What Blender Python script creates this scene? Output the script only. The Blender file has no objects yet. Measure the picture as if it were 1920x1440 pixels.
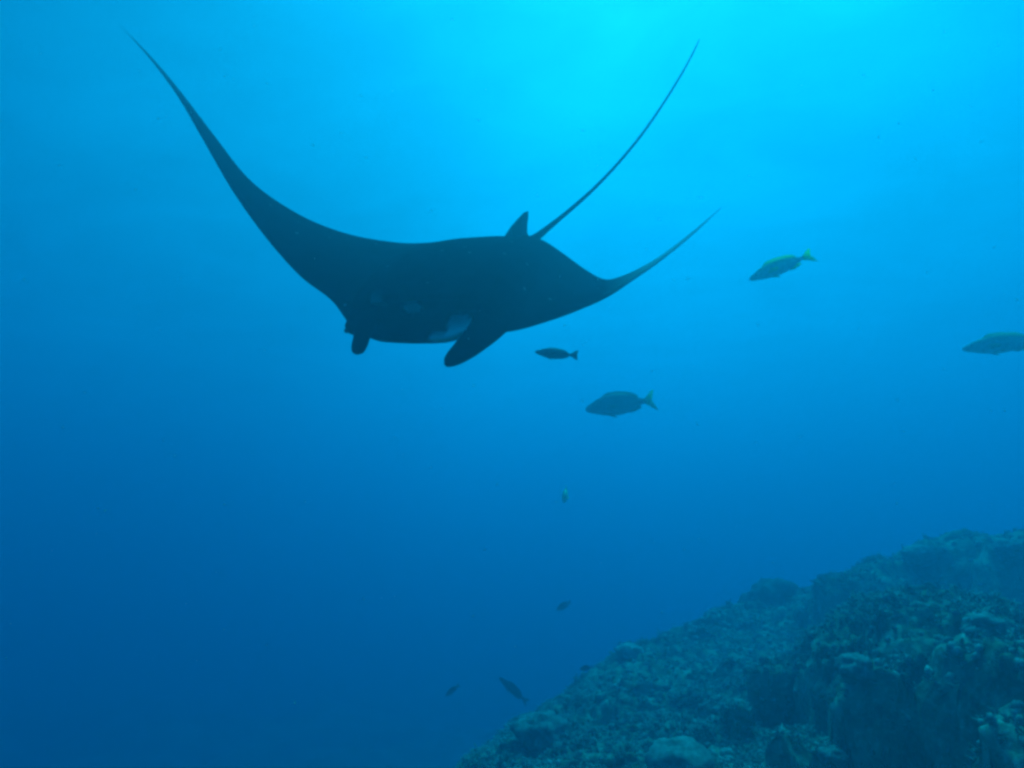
import bpy, math, random
import numpy as np
from mathutils import Vector, noise as mn

random.seed(7); np.random.seed(7); mn.seed_set(7)
S = bpy.context.scene
R = math.radians

# ------------------------------------------------------------------ camera, light, exposure
PITCH = 19.0
FPX = 1130.0                                        # focal length in pixels of the 1920 wide photograph
SUN_EL, SUN_AZ = 62.9, 25.9
S.cycles.use_denoising = True
S.cycles.volume_bounces = 4
S.cycles.max_bounces = 10
S.cycles.filter_width = 3.1
S.view_settings.view_transform = 'Standard'
S.view_settings.look = 'None'
S.view_settings.gamma = 1
S.view_settings.use_curve_mapping = False
S.view_settings.exposure = 1.305

cam = bpy.data.cameras.new('camera'); cam_o = bpy.data.objects.new('camera', cam); S.collection.objects.link(cam_o)
cam.sensor_width = 36; cam.lens = 36 * FPX / 1920; cam.clip_start = .05; cam.clip_end = 2000
cam_o.rotation_euler = (R(90 + PITCH), 0, 0); S.camera = cam_o

W = bpy.data.worlds.new('World'); S.world = W; W.use_nodes = True
wn = W.node_tree.nodes; bg = wn['Background']
sky = wn.new('ShaderNodeTexSky'); sky.sky_type = 'NISHITA'; sky.sun_disc = False
sky.sun_elevation = R(SUN_EL); sky.sun_rotation = R(SUN_AZ)
bg.inputs['Strength'].default_value = .0676
W.node_tree.links.new(sky.outputs[0], bg.inputs['Color'])
sl = bpy.data.lights.new('sun', 'SUN'); sl.energy = 4.9; sl.angle = R(20.7); sl.color = (1, .97, .92)   # spread out by the waves it comes through
sun_o = bpy.data.objects.new('sun', sl); S.collection.objects.link(sun_o)
sd = Vector((math.sin(R(SUN_AZ)) * math.cos(R(SUN_EL)), math.cos(R(SUN_AZ)) * math.cos(R(SUN_EL)), math.sin(R(SUN_EL))))
sun_o.rotation_euler = sd.to_track_quat('Z', 'Y').to_euler()
sun_o.location = sd * 60

# ------------------------------------------------------------------ helpers
FWD = np.array((0, math.cos(R(PITCH)), math.sin(R(PITCH))))
UP = np.array((0, -math.sin(R(PITCH)), math.cos(R(PITCH))))
RT = np.array((1., 0, 0))
def at(px, py, d):
    """world point whose picture lies at px, py of the photograph, d metres ahead"""
    return FWD * d + RT * ((px - 960) / FPX * d) + UP * ((720 - py) / FPX * d)

def tag(o, label=None, cat=None, group=None, kind=None):
    if label: o['label'] = label
    if cat: o['category'] = cat
    if group: o['group'] = group
    if kind: o['kind'] = kind
    return o

def mesh_obj(name, verts, faces, mat, parent=None, smooth=True, attrs=None):
    m = bpy.data.meshes.new(name)
    m.from_pydata([tuple(map(float, v)) for v in verts], [], faces); m.update()
    if smooth: m.polygons.foreach_set('use_smooth', [True] * len(m.polygons))
    for k, vals in (attrs or {}).items():
        a = m.attributes.new(k, 'FLOAT', 'POINT'); a.data.foreach_set('value', np.asarray(vals, dtype=np.float32))
    m.materials.append(mat)
    o = bpy.data.objects.new(name, m); S.collection.objects.link(o)
    if parent: o.parent = parent
    return o

class MB:
    def __init__(s): s.v = []; s.f = []; s.a = []
    def add(s, v, f, a=0.0):
        b = len(s.v); s.v.extend(v); s.f.extend([tuple(i + b for i in q) for q in f])
        s.a.extend(list(a) if hasattr(a, '__len__') else [a] * len(v))

def loft(rings, closed=True, cap=True):
    """rings: list of equally long lists of points -> verts, faces"""
    n = len(rings[0]); v = [p for r in rings for p in r]; f = []
    for i in range(len(rings) - 1):
        for j in range(n if closed else n - 1):
            k = (j + 1) % n
            f.append((i * n + j, i * n + k, (i + 1) * n + k, (i + 1) * n + j))
    if cap:
        f.append(tuple(range(n - 1, -1, -1))); b = (len(rings) - 1) * n; f.append(tuple(range(b, b + n)))
    return v, f

def tube(path, radii, n=8, flat=1.0, axis=None):
    """tapered tube along path; with flat < 1 squeezed along axis"""
    P = [np.array(p, float) for p in path]; rings = []
    for i, p in enumerate(P):
        t = P[min(i + 1, len(P) - 1)] - P[max(i - 1, 0)]; t /= np.linalg.norm(t) + 1e-9
        a = np.array(axis if axis is not None else (0, 0, 1.)); a = a - t * a.dot(t); a /= np.linalg.norm(a) + 1e-9
        b = np.cross(t, a); r = radii[i]
        rings.append([p + (a * math.cos(q) * flat + b * math.sin(q)) * r for q in [2 * math.pi * k / n for k in range(n)]])
    return loft(rings)

def spline(pts, n):
    """Catmull-Rom through rows of pts, n samples in all, evenly spread by row"""
    P = np.array(pts, float); P = np.vstack((2 * P[0] - P[1], P, 2 * P[-1] - P[-2])); m = len(P) - 3; out = []
    for t in np.linspace(0, m - 1e-6, n):
        i = int(t); u = t - i; a, b, c, d = P[i:i + 4]
        out.append(.5 * ((2 * b) + (c - a) * u + (2 * a - 5 * b + 4 * c - d) * u * u + (3 * b - a - 3 * c + d) * u ** 3))
    return np.array(out)

def material(name, rough=.6, spec=.3):
    m = bpy.data.materials.new(name); m.use_nodes = True; t = m.node_tree; b = t.nodes['Principled BSDF']
    b.inputs['Roughness'].default_value = rough; b.inputs['Specular IOR Level'].default_value = spec
    return m, t, b

def N(t, kind, **kw):
    n = t.nodes.new(kind)
    for k, v in kw.items(): setattr(n, k, v)
    return n

def noise_tex(t, scale, detail=4, rough=.55, coord='Object'):
    tc = N(t, 'ShaderNodeTexCoord'); nt = N(t, 'ShaderNodeTexNoise')
    nt.inputs['Scale'].default_value = scale; nt.inputs['Detail'].default_value = detail; nt.inputs['Roughness'].default_value = rough
    t.links.new(tc.outputs[coord], nt.inputs['Vector']); return nt

def ramp(t, fac, stops):
    r = N(t, 'ShaderNodeValToRGB'); e = r.color_ramp.elements
    e[0].position, e[0].color = stops[0][0], (*stops[0][1], 1)
    e[1].position, e[1].color = stops[-1][0], (*stops[-1][1], 1)
    for p, c in stops[1:-1]:
        k = e.new(p); k.color = (*c, 1)
    t.links.new(fac, r.inputs[0]); return r

def mix(t, fac, a, b):
    m = N(t, 'ShaderNodeMix', data_type='RGBA')
    for s, x in ((m.inputs[0], fac), (m.inputs[6], a), (m.inputs[7], b)):
        if isinstance(x, (tuple, float)): s.default_value = (*x, 1) if isinstance(x, tuple) else x
        else: t.links.new(x, s)
    return m.outputs[2]

def bump(t, b, h, strength, dist):
    k = N(t, 'ShaderNodeBump'); k.inputs['Strength'].default_value = strength; k.inputs['Distance'].default_value = dist
    t.links.new(h, k.inputs['Height']); t.links.new(k.outputs[0], b.inputs['Normal'])

def attr(t, name):
    a = N(t, 'ShaderNodeAttribute'); a.attribute_name = name; return a.outputs['Fac']

# ------------------------------------------------------------------ the sea: one closed box of blue water
SURFACE = 12.7
def box_mesh(name, lo, hi, mat):
    v = [(x, y, z) for x in (lo[0], hi[0]) for y in (lo[1], hi[1]) for z in (lo[2], hi[2])]
    return mesh_obj(name, v, [(0, 1, 3, 2), (4, 6, 7, 5), (0, 4, 5, 1), (2, 3, 7, 6), (0, 2, 6, 4), (1, 5, 7, 3)], mat, smooth=False)
wm = bpy.data.materials.new('sea_water'); wm.use_nodes = True; t = wm.node_tree; t.nodes.remove(t.nodes['Principled BSDF'])
pv = N(t, 'ShaderNodeVolumePrincipled')
EXT = (.35, .0942, .0815); SCA = (.004, .0341, .0502)       # extinction and scattering per metre: red dies first
den = EXT[0]; col = [s / den for s in SCA]
ab = [max(0, 1 - (e - s) / (den * (1 - c))) ** 2 for e, s, c in zip(EXT, SCA, col)]
pv.inputs['Density'].default_value = den; pv.inputs['Anisotropy'].default_value = .539
pv.inputs['Color'].default_value = (*col, 1); pv.inputs['Absorption Color'].default_value = (*ab, 1)
t.links.new(pv.outputs[0], t.nodes['Material Output'].inputs['Volume'])
haze = box_mesh('haze', (-70, -30, -9), (70, 90, SURFACE), wm); haze['kind'] = 'stuff'

# the rippled sea surface far overhead, seen from below: the waves' light and dark are painted into its transparency as noise
ws = bpy.data.materials.new('sea_surface'); ws.use_nodes = True; t = ws.node_tree; t.nodes.remove(t.nodes['Principled BSDF'])
tc = N(t, 'ShaderNodeTexCoord'); mp = N(t, 'ShaderNodeMapping'); mp.inputs['Scale'].default_value = (.3, .5, 1); mp.inputs['Rotation'].default_value = (0, 0, R(25))
t.links.new(tc.outputs['Object'], mp.inputs[0])
nt = N(t, 'ShaderNodeTexNoise'); nt.inputs['Scale'].default_value = .8; nt.inputs['Detail'].default_value = 3; nt.inputs['Distortion'].default_value = .8
t.links.new(mp.outputs[0], nt.inputs['Vector'])
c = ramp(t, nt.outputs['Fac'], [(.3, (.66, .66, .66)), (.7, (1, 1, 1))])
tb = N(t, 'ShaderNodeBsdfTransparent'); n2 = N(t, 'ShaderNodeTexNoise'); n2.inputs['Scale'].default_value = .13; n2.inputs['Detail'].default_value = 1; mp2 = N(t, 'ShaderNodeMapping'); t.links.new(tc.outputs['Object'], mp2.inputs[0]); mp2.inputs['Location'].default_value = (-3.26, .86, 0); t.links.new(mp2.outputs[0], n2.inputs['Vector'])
c2 = ramp(t, n2.outputs['Fac'], [(.36, (.8, .8, .8)), (.6, (1, 1, 1))])  # broad patches tinted in, shifted to set where more light comes down
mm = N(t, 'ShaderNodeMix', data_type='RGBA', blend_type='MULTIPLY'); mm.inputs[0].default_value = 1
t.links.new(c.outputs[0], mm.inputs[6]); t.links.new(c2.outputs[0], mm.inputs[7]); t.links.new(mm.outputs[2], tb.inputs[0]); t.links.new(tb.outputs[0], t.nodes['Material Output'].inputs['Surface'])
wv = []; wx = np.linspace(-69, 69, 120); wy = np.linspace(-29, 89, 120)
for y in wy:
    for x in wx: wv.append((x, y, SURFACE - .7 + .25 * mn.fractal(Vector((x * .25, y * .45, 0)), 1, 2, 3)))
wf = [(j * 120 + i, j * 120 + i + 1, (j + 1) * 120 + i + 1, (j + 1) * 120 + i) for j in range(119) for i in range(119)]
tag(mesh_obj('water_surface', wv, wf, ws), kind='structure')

# ------------------------------------------------------------------ seabed
sm, t, b = material('seabed_sand', .9, .1)
nt = noise_tex(t, .5, 6); c = ramp(t, nt.outputs['Fac'], [(.3, (.06, .08, .05)), (.5, (.17, .2, .13)), (.7, (.3, .32, .24))])
t.links.new(c.outputs[0], b.inputs['Base Color'])
xs = np.concatenate(([-400, -120], np.linspace(-40, 40, 200), [120, 400])); ys = np.concatenate(([-400, -80], np.linspace(-20, 60, 200), [150, 400]))
def seabed_z(x, y):
    if abs(x) > 60 or y > 80 or y < -30: return -6.5
    return -6.5 + 1.3 * mn.fractal(Vector((x * .16, y * .16, 3.1)), 1, 2, 4) + .25 * mn.fractal(Vector((x * .9, y * .9, 8)), 1, 2, 3)
sv = [(x, y, seabed_z(x, y)) for y in ys for x in xs]; nx = len(xs)
sf = [(j * nx + i, j * nx + i + 1, (j + 1) * nx + i + 1, (j + 1) * nx + i) for j in range(len(ys) - 1) for i in range(nx - 1)]
tag(mesh_obj('seabed', sv, sf, sm), kind='structure')

# ------------------------------------------------------------------ reef: a rugged rocky slope
CP = [  # px, py, depth of the base slope
 (2000, 1500, 3.6), (1900, 1480, 3.8), (1750, 1460, 4.0), (1600, 1440, 4.3), (1450, 1430, 4.7), (1330, 1425, 5.0), (1240, 1430, 5.0), (1100, 1440, 5.2), (1000, 1440, 5.4), (930, 1447, 5.6), (880, 1450, 6.0),
 (2000, 1330, 5.0), (1900, 1300, 5.2), (1750, 1290, 5.4), (1600, 1290, 5.6), (1450, 1310, 5.8), (1330, 1330, 5.9),
 (1640, 1150, 7.4), (1750, 1140, 7.4), (1870, 1130, 7.2), (1980, 1130, 7.0), (1700, 1075, 8.2), (1800, 1070, 8.2), (1900, 1070, 8.2), (2050, 1070, 8.0), (1600, 1110, 8.2),
 (1540, 1135, 8.2), (1450, 1130, 9.3), (1390, 1140, 9.2), (1300, 1172, 8.8), (1200, 1215, 8.2), (1400, 1190, 8.2), (1330, 1240, 7.4), (1500, 1210, 7.2),
 (1100, 1280, 7.3), (1050, 1345, 6.6), (950, 1415, 6.3), (880, 1447, 6.4), (1200, 1300, 6.6), (1230, 1360, 5.8), (1130, 1355, 6.2), (1060, 1400, 5.8),
 (1100, 1330, 9.5), (1300, 1240, 12.), (1450, 1200, 13.5), (1620, 1160, 11.), (1800, 1140, 11.), (1950, 1140, 11.), (920, 1470, 9.), (2150, 1080, 9.),
 (1300, 1300, 16.), (1700, 1200, 15.), (2100, 1180, 14.), (900, 1440, 13.), (700, 1520, 9.), (760, 1600, 6.), (900, 1700, 4.)]
# big rounded coral masses that stand on the slope: px, py, depth of the middle of the top, radius across and along (m), hang of the front
MASS = [(1735, 1118, 5.1, .86, 1.15), (1868, 1215, 4.0, .40, .62), (1910, 1345, 3.3, .30, .35), (1570, 1200, 5.3, .50, .52), (1640, 1255, 4.5, .36, .42), (1470, 1245, 5.6, .34, .40),
        (1800, 1006, 8.3, 1.3, .9), (1925, 1002, 7.6, .8, .8), (1600, 1075, 7.8, .55, .7), (1660, 1045, 8.3, .5, .6), (1530, 1125, 8.0, .35, .5), (1340, 1185, 8.3, .7, .8), (1240, 1225, 7.6, .55, .6), (1390, 1245, 6.6, .4, .5),
        (1160, 1300, 6.5, .52, .55), (1245, 1330, 5.7, .34, .5), (1090, 1310, 6.8, .35, .4), (1020, 1380, 6.2, .36, .4), (1130, 1400, 5.4, .3, .4), (1275, 1425, 4.9, .32, .4), (950, 1425, 6.0, .28, .3), (1480, 1385, 4.6, .2, .25), (1560, 1400, 4.3, .16, .22), (1380, 1330, 5.4, .24, .25)]
def deep(d): k = min(1, max(0, (d - 4.4) / 3.2)); return d * (1 + .17 * k * k * (3 - 2 * k))      # how the slope draws back into the haze
CP = [(x, y, deep(d)) for x, y, d in CP]
MASS = [(x, y, deep(d), a * deep(d) / d, b * deep(d) / d) for x, y, d, a, b in MASS]
cw = np.array([at(*p) for p in CP])
def tps_fit(P, z, lam=.004):
    d = np.linalg.norm(P[:, None] - P[None], axis=2); K = np.where(d > 0, d * d * np.log(d + 1e-12), 0) + lam * np.eye(len(P))
    Q = np.hstack((np.ones((len(P), 1)), P)); A = np.block([[K, Q], [Q.T, np.zeros((3, 3))]])
    return np.linalg.solve(A, np.concatenate((z, np.zeros(3))))
coef = tps_fit(cw[:, :2], cw[:, 2])
def tps(X):
    d = np.linalg.norm(X[:, None] - cw[None, :, :2], axis=2); K = np.where(d > 0, d * d * np.log(d + 1e-12), 0)
    return K @ coef[:-3] + coef[-3] + X @ coef[-2:]
gx = np.concatenate((np.linspace(-2.2, 6.2, 410, endpoint=False), np.linspace(6.2, 13, 110))); gy = np.concatenate((np.linspace(2.4, 8.5, 330, endpoint=False), np.linspace(8.5, 22, 270)))
GX, GY = np.meshgrid(gx, gy); Z = tps(np.stack((GX.ravel(), GY.ravel()), 1)).reshape(GX.shape)
Z = np.clip(Z, -8, 1.5)
for px, py, d, ra, rl in MASS:
    c = at(px, py, d); ang = .5 * mn.noise(Vector((px * .01, py * .01, 0))); ca, sa = math.cos(ang), math.sin(ang)
    dx, dy = GX - c[0], GY - c[1]; u = (dx * ca + dy * sa) / ra; w = (-dx * sa + dy * ca) / rl
    r = np.sqrt(u * u + w * w); wob = np.array([[mn.noise(Vector((x * 2.2, y * 2.2, px))) for x in gx[::6]] for y in gy[::6]])
    wob = np.kron(wob, np.ones((6, 6)))[:r.shape[0], :r.shape[1]]
    r = np.clip(r * (1 + .30 * wob), 0, 1)
    top = c[2] - .42 * ra * r ** 2 - 1.0 * (1 - (1 - np.minimum(r, 1) ** 6) ** .5)
    k = .06; m = np.maximum(Z, top); df = np.minimum(np.abs(Z - top), k)
    Z = np.where(r < 1, np.maximum(Z, m + (k - df) ** 2 / (4 * k)), Z)
PX = np.empty(GX.shape + (3,))
def rock(x, y, z):
    p = Vector((x, y, z))
    big = mn.fractal(p * .9 + Vector((5, 1, 2)), 1, 2, 3)
    rid = 1 - abs(mn.noise(p * 1.9 + Vector((1, 7, 3)))) * 2.2
    vor = mn.voronoi(p * 2.6)[0][0]
    vo2 = mn.voronoi(p * 7.5)[0][0]
    fin = mn.fractal(p * 9, 1, 2, 3)
    return .12 * big + .06 * rid - .13 * vor - .07 * vo2 + .04 * fin + .09
for j in range(len(gy)):
    for i in range(len(gx)):
        x, y, z = GX[j, i], GY[j, i], Z[j, i]
        h = rock(x, y, z)
        w = mn.noise_vector(Vector((x * 1.3, y * 1.3, z * 1.3 + 4))) * .16 + mn.noise_vector(Vector((x * 4, y * 4, z * 4))) * .07 + mn.noise_vector(Vector((x * 11, y * 11, z * 11))) * .03
        PX[j, i] = (x + w.x, y + w.y - h * .6, z + h)
nx = len(gx)
rv = PX.reshape(-1, 3); rf = [(j * nx + i, j * nx + i + 1, (j + 1) * nx + i + 1, (j + 1) * nx + i) for j in range(len(gy) - 1) for i in range(nx - 1)]
rm, t, b = material('reef_rock', .95, .05)
n1 = noise_tex(t, 3.2, 8, .7); n2 = noise_tex(t, 17, 5, .6); n3 = noise_tex(t, 1.1, 3)
c1 = ramp(t, n1.outputs['Fac'], [(.34, (.03, .036, .034)), (.47, (.11, .125, .10)), (.56, (.29, .31, .25)), (.7, (.5, .5, .44))])
c2 = ramp(t, n2.outputs['Fac'], [(.35, (.06, .08, .05)), (.55, (.24, .28, .17)), (.7, (.52, .5, .44))])
t.links.new(mix(t, .45, c1.outputs[0], c2.outputs[0]), b.inputs['Base Color'])
bump(t, b, n2.outputs['Fac'], .6, .03)
reef = tag(mesh_obj('reef', rv, rf, rm), kind='structure')

# normals of the reef grid, to root growth on it
du = np.gradient(PX, axis=1); dv = np.gradient(PX, axis=0); NR = np.cross(du, dv); NR /= np.linalg.norm(NR, axis=2, keepdims=True) + 1e-9

def ico(sub):
    import bmesh
    bm = bmesh.new(); bmesh.ops.create_icosphere(bm, subdivisions=sub, radius=1)
    v = np.array([q.co[:] for q in bm.verts]); f = [tuple(x.index for x in q.verts) for q in bm.faces]; bm.free(); return v, f

# ------------------------------------------------------------------ low growth covering the rock
gm, t, b = material('reef_growth', .9, .05)
tone = attr(t, 'tone'); n2 = noise_tex(t, 26, 4)
cg = ramp(t, tone, [(0, (.06, .07, .06)), (.35, (.23, .255, .23)), (.65, (.45, .48, .43)), (.88, (.6, .64, .55)), (1, (.8, .8, .75))])
cn = ramp(t, n2.outputs['Fac'], [(.35, (.5, .5, .5)), (.65, (1, 1, 1))])
mm = N(t, 'ShaderNodeMix', data_type='RGBA', blend_type='MULTIPLY'); mm.inputs[0].default_value = 1
t.links.new(cg.outputs[0], mm.inputs[6]); t.links.new(cn.outputs[0], mm.inputs[7]); t.links.new(mm.outputs[2], b.inputs['Base Color'])
bump(t, b, n2.outputs['Fac'], .35, .012)

rng = np.random.RandomState(3)
QX = PX @ RT; QD = PX @ FWD; QU = PX @ UP
near = (QD > 1.5) & (QD < 15) & (np.abs(QX / QD * FPX) < 1040) & (QU / QD * FPX > -800)
NEAR = np.argwhere(near)
iv, fi = ico(1); iv2, fi2 = ico(2)
F1 = np.array(fi)
V = []; F = []; A = []; base = 0
def frame(n):
    a = np.cross(n, (0.31, .9, .2)); a /= np.linalg.norm(a); return a, np.cross(n, a)
count = 0
while count < 4200:
    j, i = NEAR[rng.randint(len(NEAR))]; p = PX[j, i]; n = NR[j, i]
    dist = np.linalg.norm(p)
    if dist > 15: continue
    patch = mn.noise(Vector(p * 1.15)) + .4 * mn.noise(Vector(p * 3.1))
    if patch < -.12 and rng.rand() < .75: continue
    if n[2] < .35 and rng.rand() < .5: continue
    r = rng.uniform(.008, .03) * (1 + .8 * max(0, patch)) * (1 + .04 * dist)
    a, bb = frame(n); s = rng.uniform(.6, 1.2, 3); off = rng.uniform(.9, 1.25, len(iv))[:, None]
    q = iv * off
    w = p + n * r * .25 + (a * q[:, :1] * s[0] + bb * q[:, 1:2] * s[1] + n * q[:, 2:] * s[2] * .9) * r
    V.append(w); F.append(F1 + base); base += len(w)
    A.append(np.full(len(w), np.clip(.43 + .28 * patch + rng.normal(0, .08), 0, .66))); count += 1
# tufts of short branching fingers
tri = []
count = 0
while count < 15000:
    j, i = NEAR[rng.randint(len(NEAR))]; p = PX[j, i]; n = NR[j, i]; dist = np.linalg.norm(p)
    if dist > 15: continue
    patch = mn.noise(Vector(p * 1.4 + np.array((9, 2, 1))))
    if (patch < 0 and rng.rand() < .8) or (n[2] < .3 and rng.rand() < .6): continue
    L = rng.uniform(.018, .05) * (1 + .03 * dist); tn = np.clip(.5 + .3 * patch + rng.normal(0, .09), 0, .8)
    for k in range(7):
        d = n * rng.uniform(.5, 1.1) + rng.normal(0, .55, 3) + np.array((0, 0, .3)); d /= np.linalg.norm(d)
        a, bb = frame(d); r0 = L * rng.uniform(.1, .18); l = L * rng.uniform(.6, 1.2); o = p + rng.normal(0, L * .25, 3)
        ring = lambda c, r: [c + (a * math.cos(x) + bb * math.sin(x)) * r for x in (0, 2.1, 4.2)]
        pts = np.array(ring(o, r0) + ring(o + d * l * .7, r0 * .9) + [o + d * l])
        V.append(pts); A.append(np.full(7, tn)); tri.extend([(base + x, base + y, base + z) for x, y, z in
            ((0, 1, 4), (0, 4, 3), (1, 2, 5), (1, 5, 4), (2, 0, 3), (2, 3, 5), (3, 4, 6), (4, 5, 6), (5, 3, 6))]); base += 7
    count += 1
V = np.vstack(V); FA = np.vstack(F + [np.array(tri)])
def fast_mesh(name, V, FA, mat, attrs):
    m = bpy.data.meshes.new(name); nf = len(FA)
    m.vertices.add(len(V)); m.vertices.foreach_set('co', V.astype(np.float32).ravel())
    m.loops.add(nf * 3); m.loops.foreach_set('vertex_index', FA.astype(np.int32).ravel())
    m.polygons.add(nf); m.polygons.foreach_set('loop_start', np.arange(0, nf * 3, 3, dtype=np.int32)); m.update(calc_edges=True)
    m.polygons.foreach_set('use_smooth', np.ones(nf, dtype=bool))
    for k, vals in attrs.items():
        a = m.attributes.new(k, 'FLOAT', 'POINT'); a.data.foreach_set('value', np.asarray(vals, dtype=np.float32))
    m.materials.append(mat); o = bpy.data.objects.new(name, m); S.collection.objects.link(o); return o
tag(fast_mesh('coral_growth', V, FA, gm, {'tone': np.concatenate(A)}), kind='stuff')

# ------------------------------------------------------------------ coral heads one can tell apart
def on_reef(px, py, dmin=1.5):
    """nearest reef point whose picture lies at px, py"""
    Q = PX.reshape(-1, 3); d = Q @ FWD; u = 960 + (Q @ RT) / d * FPX; v = 720 - (Q @ UP) / d * FPX
    k = np.where((np.abs(u - px) < 12) & (np.abs(v - py) < 12) & (d > dmin))[0]
    if not len(k):
        k = np.argsort((u - px) ** 2 + (v - py) ** 2)[:20]
    k = k[np.argmin(d[k])]; return Q[k], NR.reshape(-1, 3)[k], d[k]
V3, F3 = ico(4)
def coral_head(px, py, rpx, tone, label, flat=.75, knob=9.0, amp=.24, name='coral_head', far=None):
    p, n, d = on_reef(px, py) if far is None else (at(px, py, far), np.array((0, 0, 1.)), far); r = rpx / FPX * d
    q = []
    off = Vector((px * .013, py * .017, 1.))
    for v in V3:
        k = Vector(v)
        h = 1 + amp * 1.4 * mn.noise(k * 1.6 + off) + amp * (.5 - mn.voronoi(k * knob * .4 + off)[0][0]) + amp * .5 * mn.noise(k * knob + off)
        q.append((v[0] * h * r, v[1] * h * r, v[2] * h * r * flat))
    tn = [min(1, max(0, tone + .18 * mn.noise(Vector(x) / r * 2 + off) + .1 * mn.noise(Vector(x) / r * 7))) for x in q]
    o = mesh_obj(name, q, F3, gm, attrs={'tone': tn}); o.location = p + n * r * .2
    return tag(o, label, 'coral' if 'coral' in name else 'rock', 'coral heads growing on the reef' if 'coral' in name else None)
coral_head(1452, 1164, 62, .15, 'dark rounded rock knoll standing on the hazy far crest of the reef', .9, 7, .32, 'rock_knoll', 10.9)
coral_head(1178, 1218, 25, .6, 'small pale coral head alone on the far left skyline of the reef')
coral_head(1728, 1046, 28, .48, 'smooth green coral head just below the top right crest of the reef', .7, 6, .14)
coral_head(1015, 1372, 48, .36, 'green coral mound near the foot of the reef, by its left edge')
coral_head(1275, 1432, 62, .42, 'bright green coral mound cut by the bottom edge, below the reef shadow', .7, 7, .2)
coral_head(1600, 1255, 34, .38, 'green knobbly coral head at mid slope, above the dark hollow')
coral_head(1845, 1180, 42, .38, 'broad coral head on the lit ridge beside the dark right hollow')
coral_head(1560, 1412, 24, .4, 'lone coral clump in the dark shaded foot of the reef')
coral_head(1890, 1030, 30, .36, 'knobbly coral head on the reef top, at the picture\'s right edge')

# ------------------------------------------------------------------ manta ray
MAN = [  # upper front px,py,d | lower front px,py,d | rear px,py,d | dorsal bulge, ventral bulge (m), gape depth (m)
 (226, 48, 7.6, 226, 48, 7.6, 227, 49, 7.62, .002, .002, 0),
 (283, 112, 6.5, 283, 113, 6.5, 287, 110, 6.6, .006, .005, 0),
 (333, 179, 5.6, 333, 180, 5.6, 341, 175, 5.8, .014, .012, 0),
 (380, 258, 4.8, 380, 260, 4.8, 400, 253, 5.2, .024, .018, 0),
 (436, 356, 4.35, 437, 358, 4.35, 470, 340, 4.95, .034, .026, 0),
 (494, 438, 4.0, 495, 441, 4.0, 560, 403, 4.9, .05, .035, 0),
 (560, 512, 3.72, 561, 516, 3.72, 650, 440, 5.00, .075, .05, 0),
 (618, 556, 3.62, 620, 562, 3.62, 740, 458, 5.10, .11, .07, 0),
 (650, 590, 3.55, 652, 604, 3.55, 800, 462, 5.20, .15, .10, .0),
 (668, 582, 3.50, 668, 622, 3.50, 845, 462, 5.25, .17, .12, .03),
 (700, 569, 3.46, 695, 633, 3.44, 885, 460, 5.30, .185, .14, .20),
 (740, 566, 3.44, 738, 636, 3.42, 920, 458, 5.33, .19, .15, .28),
 (790, 564, 3.44, 790, 637, 3.42, 955, 456, 5.35, .19, .15, .30),
 (840, 562, 3.44, 838, 633, 3.42, 985, 456, 5.35, .18, .15, .26),
 (880, 562, 3.46, 880, 618, 3.44, 1012, 456, 5.35, .165, .13, .18),
 (915, 572, 3.50, 915, 618, 3.50, 1035, 466, 5.33, .14, .11, .03),
 (955, 604, 3.58, 955, 622, 3.58, 1062, 482, 5.32, .10, .08, 0),
 (1025, 596, 3.75, 1027, 602, 3.75, 1100, 508, 5.32, .065, .05, 0),
 (1088, 575, 3.98, 1089, 579, 3.98, 1132, 524, 5.32, .04, .03, 0),
 (1140, 553, 4.4, 1140, 556, 4.4, 1158, 521, 5.4, .026, .02, 0),
 (1190, 521, 4.95, 1190, 523, 4.95, 1198, 504, 5.6, .018, .014, 0),
 (1240, 486, 5.6, 1240, 488, 5.6, 1242, 478, 6.0, .013, .010, 0),
 (1300, 438, 6.4, 1300, 439, 6.4, 1300, 433, 6.6, .009, .008, 0),
 (1352, 390, 7.2, 1352, 390, 7.2, 1352, 390, 7.22, .004, .004, 0)]
ST = spline(MAN, 230)
mb = MB(); rings = []; pale = []
def smooth01(x): x = min(1, max(0, x)); return x * x * (3 - 2 * x)
ND, NC, NV = 34, 14, 26
cent = []
for s in ST:
    U, J, T = at(*s[0:3]), at(*s[3:6]), at(*s[6:9]); cent.append((U, J, T))
for k, s in enumerate(ST):
    U, J, T = cent[k]; Lm = (U + J) / 2; c = T - Lm; cl = np.linalg.norm(c); ch = c / cl
    k0, k1 = max(0, k - 4), min(len(ST) - 1, k + 4)
    span = (cent[k1][0] + cent[k1][2]) - (cent[k0][0] + cent[k0][2]); span /= np.linalg.norm(span)
    nrm = np.cross(span, ch); nrm /= np.linalg.norm(nrm)
    if nrm.dot(UP - FWD) < 0: nrm = -nrm
    hd, hv, gp = max(s[9], .002), max(s[10], .002), max(s[11], 0)
    ring = []
    for q in range(ND):                                   # back, from rear edge to upper lip
        x = 1 - q / (ND - 1); fo = (1 - x) ** .55 * x ** .42 * 1.72
        p = U * (1 - x) + T * x + nrm * hd * fo * (1 if x < 1 else 0); ring.append(p)
    lip = .012 if gp > .02 else .002
    for q in range(1, NC):                                # round the lip, into the mouth and back to the jaw
        x = q / NC; e = math.sin(math.pi * x)
        p = U * (1 - x) + J * x + ch * (gp * min(1, e * 1.35) ** .8) - ch * lip * (1 - e) * 0
        ring.append(p)
    for q in range(NV):                                   # belly, from jaw to rear edge
        x = q / (NV - 1); fo = (1 - x) ** .6 * x ** .45 * 1.75
        ring.append(J * (1 - x) + T * x - nrm * hv * fo)
    rings.append(ring[:-1])
v, f = loft(rings)
def px_of(p): d = p @ FWD; return 960 + (p @ RT) / d * FPX, 720 - (p @ UP) / d * FPX
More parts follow.
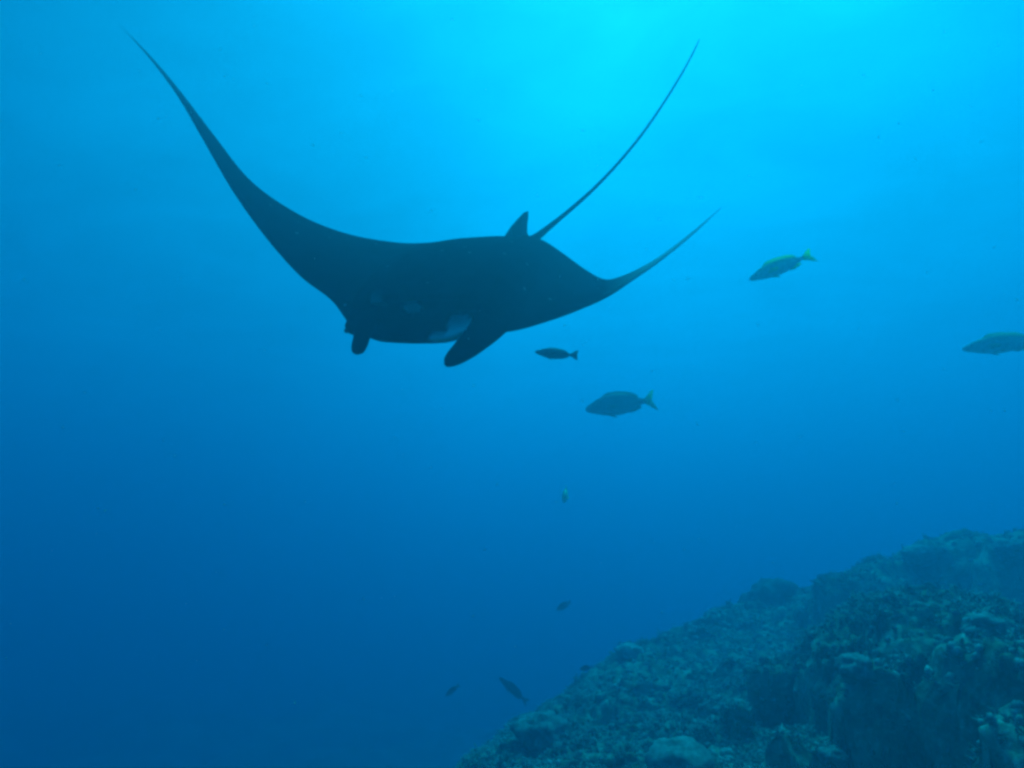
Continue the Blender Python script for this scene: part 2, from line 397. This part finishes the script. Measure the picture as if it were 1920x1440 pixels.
def pale_of(k, q, p):
    x, y = px_of(p); a = 0
    n0 = ND - 1
    if n0 <= q < n0 + NC + 1:                             # mouth lining
        for (cx, cy, rx, ry, g) in ((774, 577, 17, 10, 1.), (864, 611, 25, 23, 1.), (835, 630, 52, 8, 1.), (712, 570, 17, 3, .25)):
            e = ((x - cx) / rx) ** 2 + ((y - cy) / ry) ** 2; a = max(a, g * smooth01((1.25 - e) * 2.2))
    elif q < n0:
        for (cx, cy, rx, ry, g) in ((716, 568, 20, 3, .3), (843, 557, 20, 5, .55), (905, 583, 42, 12, .3)):
            e = ((x - cx) / rx) ** 2 + ((y - cy) / ry) ** 2; a = max(a, g * smooth01((1.25 - e) * 2))
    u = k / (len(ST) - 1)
    a = max(a, .40 * smooth01((u - .80) / .14), .08 * smooth01((.12 - u) / .12))  # paler wing tips, part of their fading into the haze put into the skin
    return a
nr = len(rings[0])
mb.add(v, f, [pale_of(i // nr, i % nr, p) for i, p in enumerate(v)])
# tail
tp = spline([at(*p) for p in ((985, 462, 5.15), (1012, 440, 5.3), (1060, 401, 5.4), (1110, 357, 5.5), (1160, 305, 5.6), (1205, 250, 5.7), (1243, 195, 5.8), (1276, 142, 5.85), (1300, 98, 5.9), (1311, 74, 5.92))], 60)
tr = np.interp(np.linspace(0, 1, 60), (0, .1, .2, .4, .65, .9, 1), (.065, .034, .020, .0145, .011, .0075, .004))
mb.add(*tube(tp, tr, 10), 0)
# dorsal fin
fin = [(944, 458, 4.95), (952, 441, 5.0), (962, 424, 5.05), (974, 409, 5.15), (984, 398, 5.22), (990, 396, 5.25), (989, 408, 5.25), (986, 424, 5.24), (985, 438, 5.28), (998, 458, 5.32)]
fw = [at(*p) for p in fin]; fn = np.cross(fw[4] - fw[0], fw[-1] - fw[0]); fn /= np.linalg.norm(fn)
thick = [.03, .03, .022, .014, .008, .006, .008, .014, .02, .03]
n = len(fw); v = [p + fn * h for p, h in zip(fw, thick)] + [p - fn * h for p, h in zip(fw, thick)]
f = [tuple(range(n)), tuple(range(2 * n - 1, n - 1, -1))] + [(i, i + n, (i + 1) % n + n, (i + 1) % n) for i in range(n)]
mb.add(v, f, 0)
# head fins
def head_fin(path, half, flat):
    P = spline([list(at(*p)) + [h / FPX * p[2]] for p, h in zip(path, half)], 26)
    mb.add(*tube(P[:, :3], P[:, 3], 14, flat, FWD), 0)
head_fin(((935, 590, 3.62), (915, 612, 3.50), (893, 635, 3.38), (870, 656, 3.28), (850, 672, 3.2), (838, 681, 3.16), (833, 683, 3.15)), (34, 32, 27, 22, 16, 9, 2), .3)
head_fin(((690, 602, 3.56), (683, 618, 3.50), (678, 634, 3.44), (674, 648, 3.4), (671, 660, 3.37), (670, 665, 3.36)), (22, 20, 16, 15, 11, 2), .35)
# eye bump
def blob(c, r, sq=(1, 1, 1)): return [c + np.array(x) * r * np.array(sq) for x in iv2], fi2
mb.add(*blob(at(666, 612, 3.58), 19 / FPX * 3.58, (1, 1, .9)), 0)
mk, t, b = material('manta_skin', .95, 0)
pa = attr(t, 'pale'); n1 = noise_tex(t, 7, 5); n2 = noise_tex(t, 60, 3)
vf = N(t, 'ShaderNodeTexVoronoi'); vf.inputs['Scale'].default_value = 5.5; t.links.new(n1.inputs['Vector'].links[0].from_socket, vf.inputs['Vector'])
fl = ramp(t, vf.outputs['Distance'], [(.035, (.16, .17, .17)), (.09, (0, 0, 0))])
dark = ramp(t, n1.outputs['Fac'], [(.35, (.004, .004, .006)), (.65, (.010, .010, .014))])
ad = N(t, 'ShaderNodeMix', data_type='RGBA', blend_type='ADD'); ad.inputs[0].default_value = 1; t.links.new(dark.outputs[0], ad.inputs[6]); t.links.new(fl.outputs[0], ad.inputs[7])
t.links.new(mix(t, pa, ad.outputs[2], (.82, .84, .8)), b.inputs['Base Color']); bump(t, b, n2.outputs['Fac'], .25, .01)
manta = mesh_obj('manta_ray', mb.v, mb.f, mk, attrs={'pale': mb.a})
o0 = at(860, 520, 4.4)
manta.data.transform(__import__('mathutils').Matrix.Translation(-Vector(o0))); manta.location = o0
tag(manta, 'large black manta ray gliding with both wings raised and long thin tail', 'manta ray')
em, t, b = material('eye', .2, .5); b.inputs['Base Color'].default_value = (.01, .01, .012, 1)
def eye(p, r, parent, squash=None):
    e = mesh_obj('eye', [np.array(x) * r for x in iv2], fi2, em, parent); e.location = Vector(p) - Vector(parent.location) if squash is None else p; return e
eye(at(650, 620, 3.53), 5 / FPX * 3.53, manta)

# ------------------------------------------------------------------ fish
def fish_material(name, back, flank, belly, finc, tail):
    m, t, b = material(name, .6, .12)
    tc = N(t, 'ShaderNodeTexCoord'); sx = N(t, 'ShaderNodeSeparateXYZ'); t.links.new(tc.outputs['Object'], sx.inputs[0])
    mr = N(t, 'ShaderNodeMapRange'); mr.inputs[1].default_value = -.14; mr.inputs[2].default_value = .16; t.links.new(sx.outputs['Z'], mr.inputs[0])
    c = ramp(t, mr.outputs[0], [(.1, belly), (.45, flank), (.8, back)])
    nz = noise_tex(t, 14, 4); mott = ramp(t, nz.outputs['Fac'], [(.35, (.6, .6, .6)), (.65, (1, 1, 1))])
    mu = N(t, 'ShaderNodeMix', data_type='RGBA', blend_type='MULTIPLY'); mu.inputs[0].default_value = 1
    t.links.new(c.outputs[0], mu.inputs[6]); t.links.new(mott.outputs[0], mu.inputs[7])
    f = attr(t, 'fin'); g = attr(t, 'tailfin')
    x = mix(t, f, mu.outputs[2], finc); x = mix(t, g, x, tail)
    t.links.new(x, b.inputs['Base Color'])
    tr = N(t, 'ShaderNodeBsdfTranslucent'); t.links.new(x, tr.inputs['Color'])              # thin fins let the light through
    ms = N(t, 'ShaderNodeMixShader'); k = N(t, 'ShaderNodeMath', operation='MULTIPLY'); k.inputs[1].default_value = .8
    t.links.new(f, k.inputs[0]); t.links.new(k.outputs[0], ms.inputs[0]); t.links.new(b.outputs[0], ms.inputs[1]); t.links.new(tr.outputs[0], ms.inputs[2])
    t.links.new(ms.outputs[0], t.nodes['Material Output'].inputs['Surface']); return m
FM = {
 'yellow': fish_material('silver_yellow_fish', (.5, .62, .25), (.78, .84, .7), (.8, .84, .78), (.68, .78, .2), (.8, .9, .04)),
 'grey': fish_material('grey_green_fish', (.10, .13, .11), (.18, .22, .2), (.28, .31, .3), (.2, .26, .14), (.5, .62, .22)),
 'dark': fish_material('dark_fish', (.02, .025, .03), (.035, .04, .045), (.05, .055, .06), (.04, .06, .05), (.10, .14, .08)),
 'silver': fish_material('silver_fish', (.40, .48, .32), (.68, .72, .66), (.7, .73, .7), (.5, .56, .38), (.6, .7, .2)),
 'pale': fish_material('pale_fish', (.7, .78, .4), (.8, .85, .6), (.8, .84, .7), (.75, .8, .4), (.75, .8, .3))}
def make_fish(mat, deep=.30, fork=.5, tall=.06, bend=0.0):
    """unit fish, nose at -x, tail at +x, length 1; returns its mesh"""
    F_ = MB(); fin = []; tl = []
    X = np.array([0, .012, .05, .12, .2, .3, .42, .55, .66, .75, .82, .86])
    top = np.array([.0, .16, .34, .54, .77, .94, 1.0, .92, .68, .42, .25, .24]) * deep * .52
    bot = -np.array([.0, .16, .34, .50, .68, .86, .95, .88, .64, .38, .24, .23]) * deep * .48
    wid = np.array([.0, .16, .34, .46, .68, .86, .92, .82, .56, .32, .15, .10]) * deep * .27
    P = spline(np.stack((X, top, bot, wid), 1), 34); P[0, 1:] = (.004, -.004, .004)
    rings = []
    for x, a, c, w in P:
        w = max(w, .003); zc = (a + c) / 2; hh = max((a - c) / 2, .004)
        rings.append([np.array((x - .45, math.sin(q) * w, zc + math.cos(q) * hh)) for q in np.linspace(0, 2 * math.pi, 20, endpoint=False)])
    v, f = loft(rings); F_.add(v, f); fin += [0] * len(v); tl += [0] * len(v)
    def sheet(outline, th, tail=0):
        n = len(outline); v = [np.array((x - .45, th * k, z)) for x, z, k in outline] + [np.array((x - .45, -th * k, z)) for x, z, k in outline]
        f = [tuple(range(n)), tuple(range(2 * n - 1, n - 1, -1))] + [(i, i + n, (i + 1) % n + n, (i + 1) % n) for i in range(n)]
        F_.add(v, f); fin.extend([1] * len(v)); tl.extend([tail] * len(v))
    ht = lambda x: float(np.interp(x, P[:, 0], P[:, 1])); hb = lambda x: float(np.interp(x, P[:, 0], P[:, 2]))
    d = [(x, ht(x) - .012, 1) for x in np.linspace(.74, .26, 10)]
    up = [(.26 + .5 * k, ht(.26 + .48 * k) + tall * e, .3) for k, e in ((.02, .25), (.1, .75), (.2, .95), (.3, .8), (.42, .9), (.55, .75), (.68, .85), (.8, 1.05), (.92, .9), (1.0, .3))]
    sheet(d + up, .008)                                                         # dorsal fin
    d = [(x, hb(x) + .012, 1) for x in np.linspace(.56, .74, 6)]
    sheet(d + [(.78, hb(.74) - tall * .5, .3), (.74, hb(.72) - tall * .9, .3), (.66, hb(.66) - tall * .9, .3), (.6, hb(.6) - tall * .5, .3)], .008)   # anal fin
    k = deep * .5
    sheet([(.83, -.03, 1), (.83, .03, 1), (.88, k * .45, .5), (.95, k * .82, .3), (1.0, k * .98, .2), (1.0 - fork * .04, k * .5, .3), (1 - fork * .09, 0, .3), (1.0 - fork * .04, -k * .5, .3), (1.0, -k * .95, .2), (.95, -k * .8, .3), (.88, -k * .42, .5)], .012, 1)
    sheet([(.27, hb(.3) + .02, 1), (.33, hb(.33) + .02, 1), (.42, hb(.36) - .035, .3), (.37, hb(.34) - .03, .3)], .008)       # pelvic fin
    for sgn in (1, -1):                                                          # pectoral fins
        o = np.array((.27 - .45, sgn * deep * .21, -.02)); q = [(0, 0, 0), (.05, .025, .02), (.13, .055, .0), (.15, .055, -.035), (.1, .04, -.05), (.02, .006, -.03)]
        v = [o + np.array((x, sgn * y, z)) for x, y, z in q]; v += [p + np.array((0, sgn * .006, 0)) for p in v]
        n = 6; f = [tuple(range(n)), tuple(range(2 * n - 1, n - 1, -1))] + [(i, i + n, (i + 1) % n + n, (i + 1) % n) for i in range(n)]
        F_.add(v, f); fin += [1] * 12; tl += [0] * 12
    V = np.array(F_.v)
    if bend: V[:, 1] += bend * np.clip(V[:, 0] + .1, 0, 2) ** 2
    return V, F_.f, fin, tl, deep, ht, P
def fish(label, mat, px, py, lpx, d, tilt=0, yaw=0, deep=.30, fork=.6, tall=.06, bend=.1, pitch=0, group='fish swimming in the open water'):
    """lpx: length in the photograph if seen side on; tilt: degrees the nose dips in the picture; yaw: degrees the nose turns to the camera"""
    V, F_, fin, tl, deep, ht, P = make_fish(mat, deep, fork, tall, bend); L = lpx / FPX * d
    o = mesh_obj('fish', V, F_, FM[mat], attrs={'fin': fin, 'tailfin': tl})
    o.scale = (L, L, L); o.location = at(px, py, d)
    from mathutils import Euler
    o.rotation_mode = 'XYZ'
    o.rotation_euler = (R(pitch), R(-tilt), R(yaw))
    tag(o, label, 'fish', group)
    w = float(np.interp(.115, P[:, 0], P[:, 3]))
    for sgn in (1, -1):
        e = mesh_obj('eye', [np.array(x) * .017 for x in iv2], fi2, em, o); e.location = (.115 - .45, sgn * w * .86, ht(.115) * .42)
    return o
fish('silvery fish with yellow tail and back, nose down, beside the manta\'s far wing', 'yellow', 1459, 502, 126, 7.0, 19, -14, .25, .5, .045, .12)
fish('pale silvery fish cut off by the right edge of the picture', 'silver', 1876, 646, 134, 7.2, 0, -24, .27, .5, .05, .05)
fish('small dark fish right below the manta\'s head fins', 'dark', 1039, 664, 80, 6.2, -7, 0, .27, .25, .02, -.25)
fish('plump grey fish with forked tail, lowest of those under the manta', 'grey', 1158, 759, 136, 9.5, 9, -2, .32, .7, .035, .15)
fish('tiny pale fish facing the camera in open blue water', 'pale', 1060, 930, 50, 10.0, 38, 70, .40, .4, .05, .1)
G2 = 'small dark fish near the reef'
fish('tiny faint dark fish highest above the reef\'s left slope', 'dark', 1056, 1137, 34, 14.0, 25, 20, .34, .5, .05, .1, group=G2)
fish('slim dark fish diving steeply beside the foot of the reef', 'dark', 960, 1292, 72, 10.5, -39, 15, .20, .7, .03, .05, group=G2)
fish('tiny dark fish farthest out from the reef over the deep', 'dark', 847, 1296, 32, 11.0, 32, 25, .30, .5, .04, .1, group=G2)
fish('tiny dark fish touching the reef\'s left skyline', 'dark', 1098, 1253, 26, 9.0, 5, 15, .34, .5, .04, .1, group=G2)

# ------------------------------------------------------------------ drifting specks
sp = MB(); iv0, fi0 = ico(1)
SPK = [(887, 1155, 1.6, 2.2), (45, 524, 1.8, 2.4), (197, 958, 1.5, 3), (1908, 562, 2.0, 2.5), (553, 1318, 1.6, 3), (1212, 468, 2, 1.6), (1100, 640, 1.5, 1.6), (640, 250, 1.8, 1.8), (300, 620, 2, 1.6), (1500, 820, 1.8, 1.6), (420, 1180, 1.5, 1.8), (740, 820, 2, 1.5), (1820, 200, 2, 1.6), (1310, 1010, 1.8, 1.6)]
for px, py, d, r in SPK:
    c = at(px, py, d); rr = r / FPX * d * .5
    sp.add([c + np.array(x) * rr * np.array((1, .8, 1.5)) for x in iv0], fi0)
for k in range(110):
    px, py, d, r = rng.uniform(0, 1920), rng.uniform(0, 1250), rng.uniform(1.2, 3), rng.uniform(1.2, 2.7)
    c = at(px, py, d); rr = r / FPX * d * .5
    sp.add([c + np.array(x) * rr * np.array((1, .8, 1.3)) for x in iv0], fi0)
pm, t, b = material('plankton', .8, .2); b.inputs['Base Color'].default_value = (.7, .72, .68, 1)
tr = N(t, 'ShaderNodeBsdfTranslucent'); tr.inputs['Color'].default_value = (.8, .82, .78, 1); ms = N(t, 'ShaderNodeMixShader'); ms.inputs[0].default_value = .5
t.links.new(b.outputs[0], ms.inputs[1]); t.links.new(tr.outputs[0], ms.inputs[2]); t.links.new(ms.outputs[0], t.nodes['Material Output'].inputs['Surface'])
tag(mesh_obj('plankton_specks', sp.v, sp.f, pm), kind='stuff')
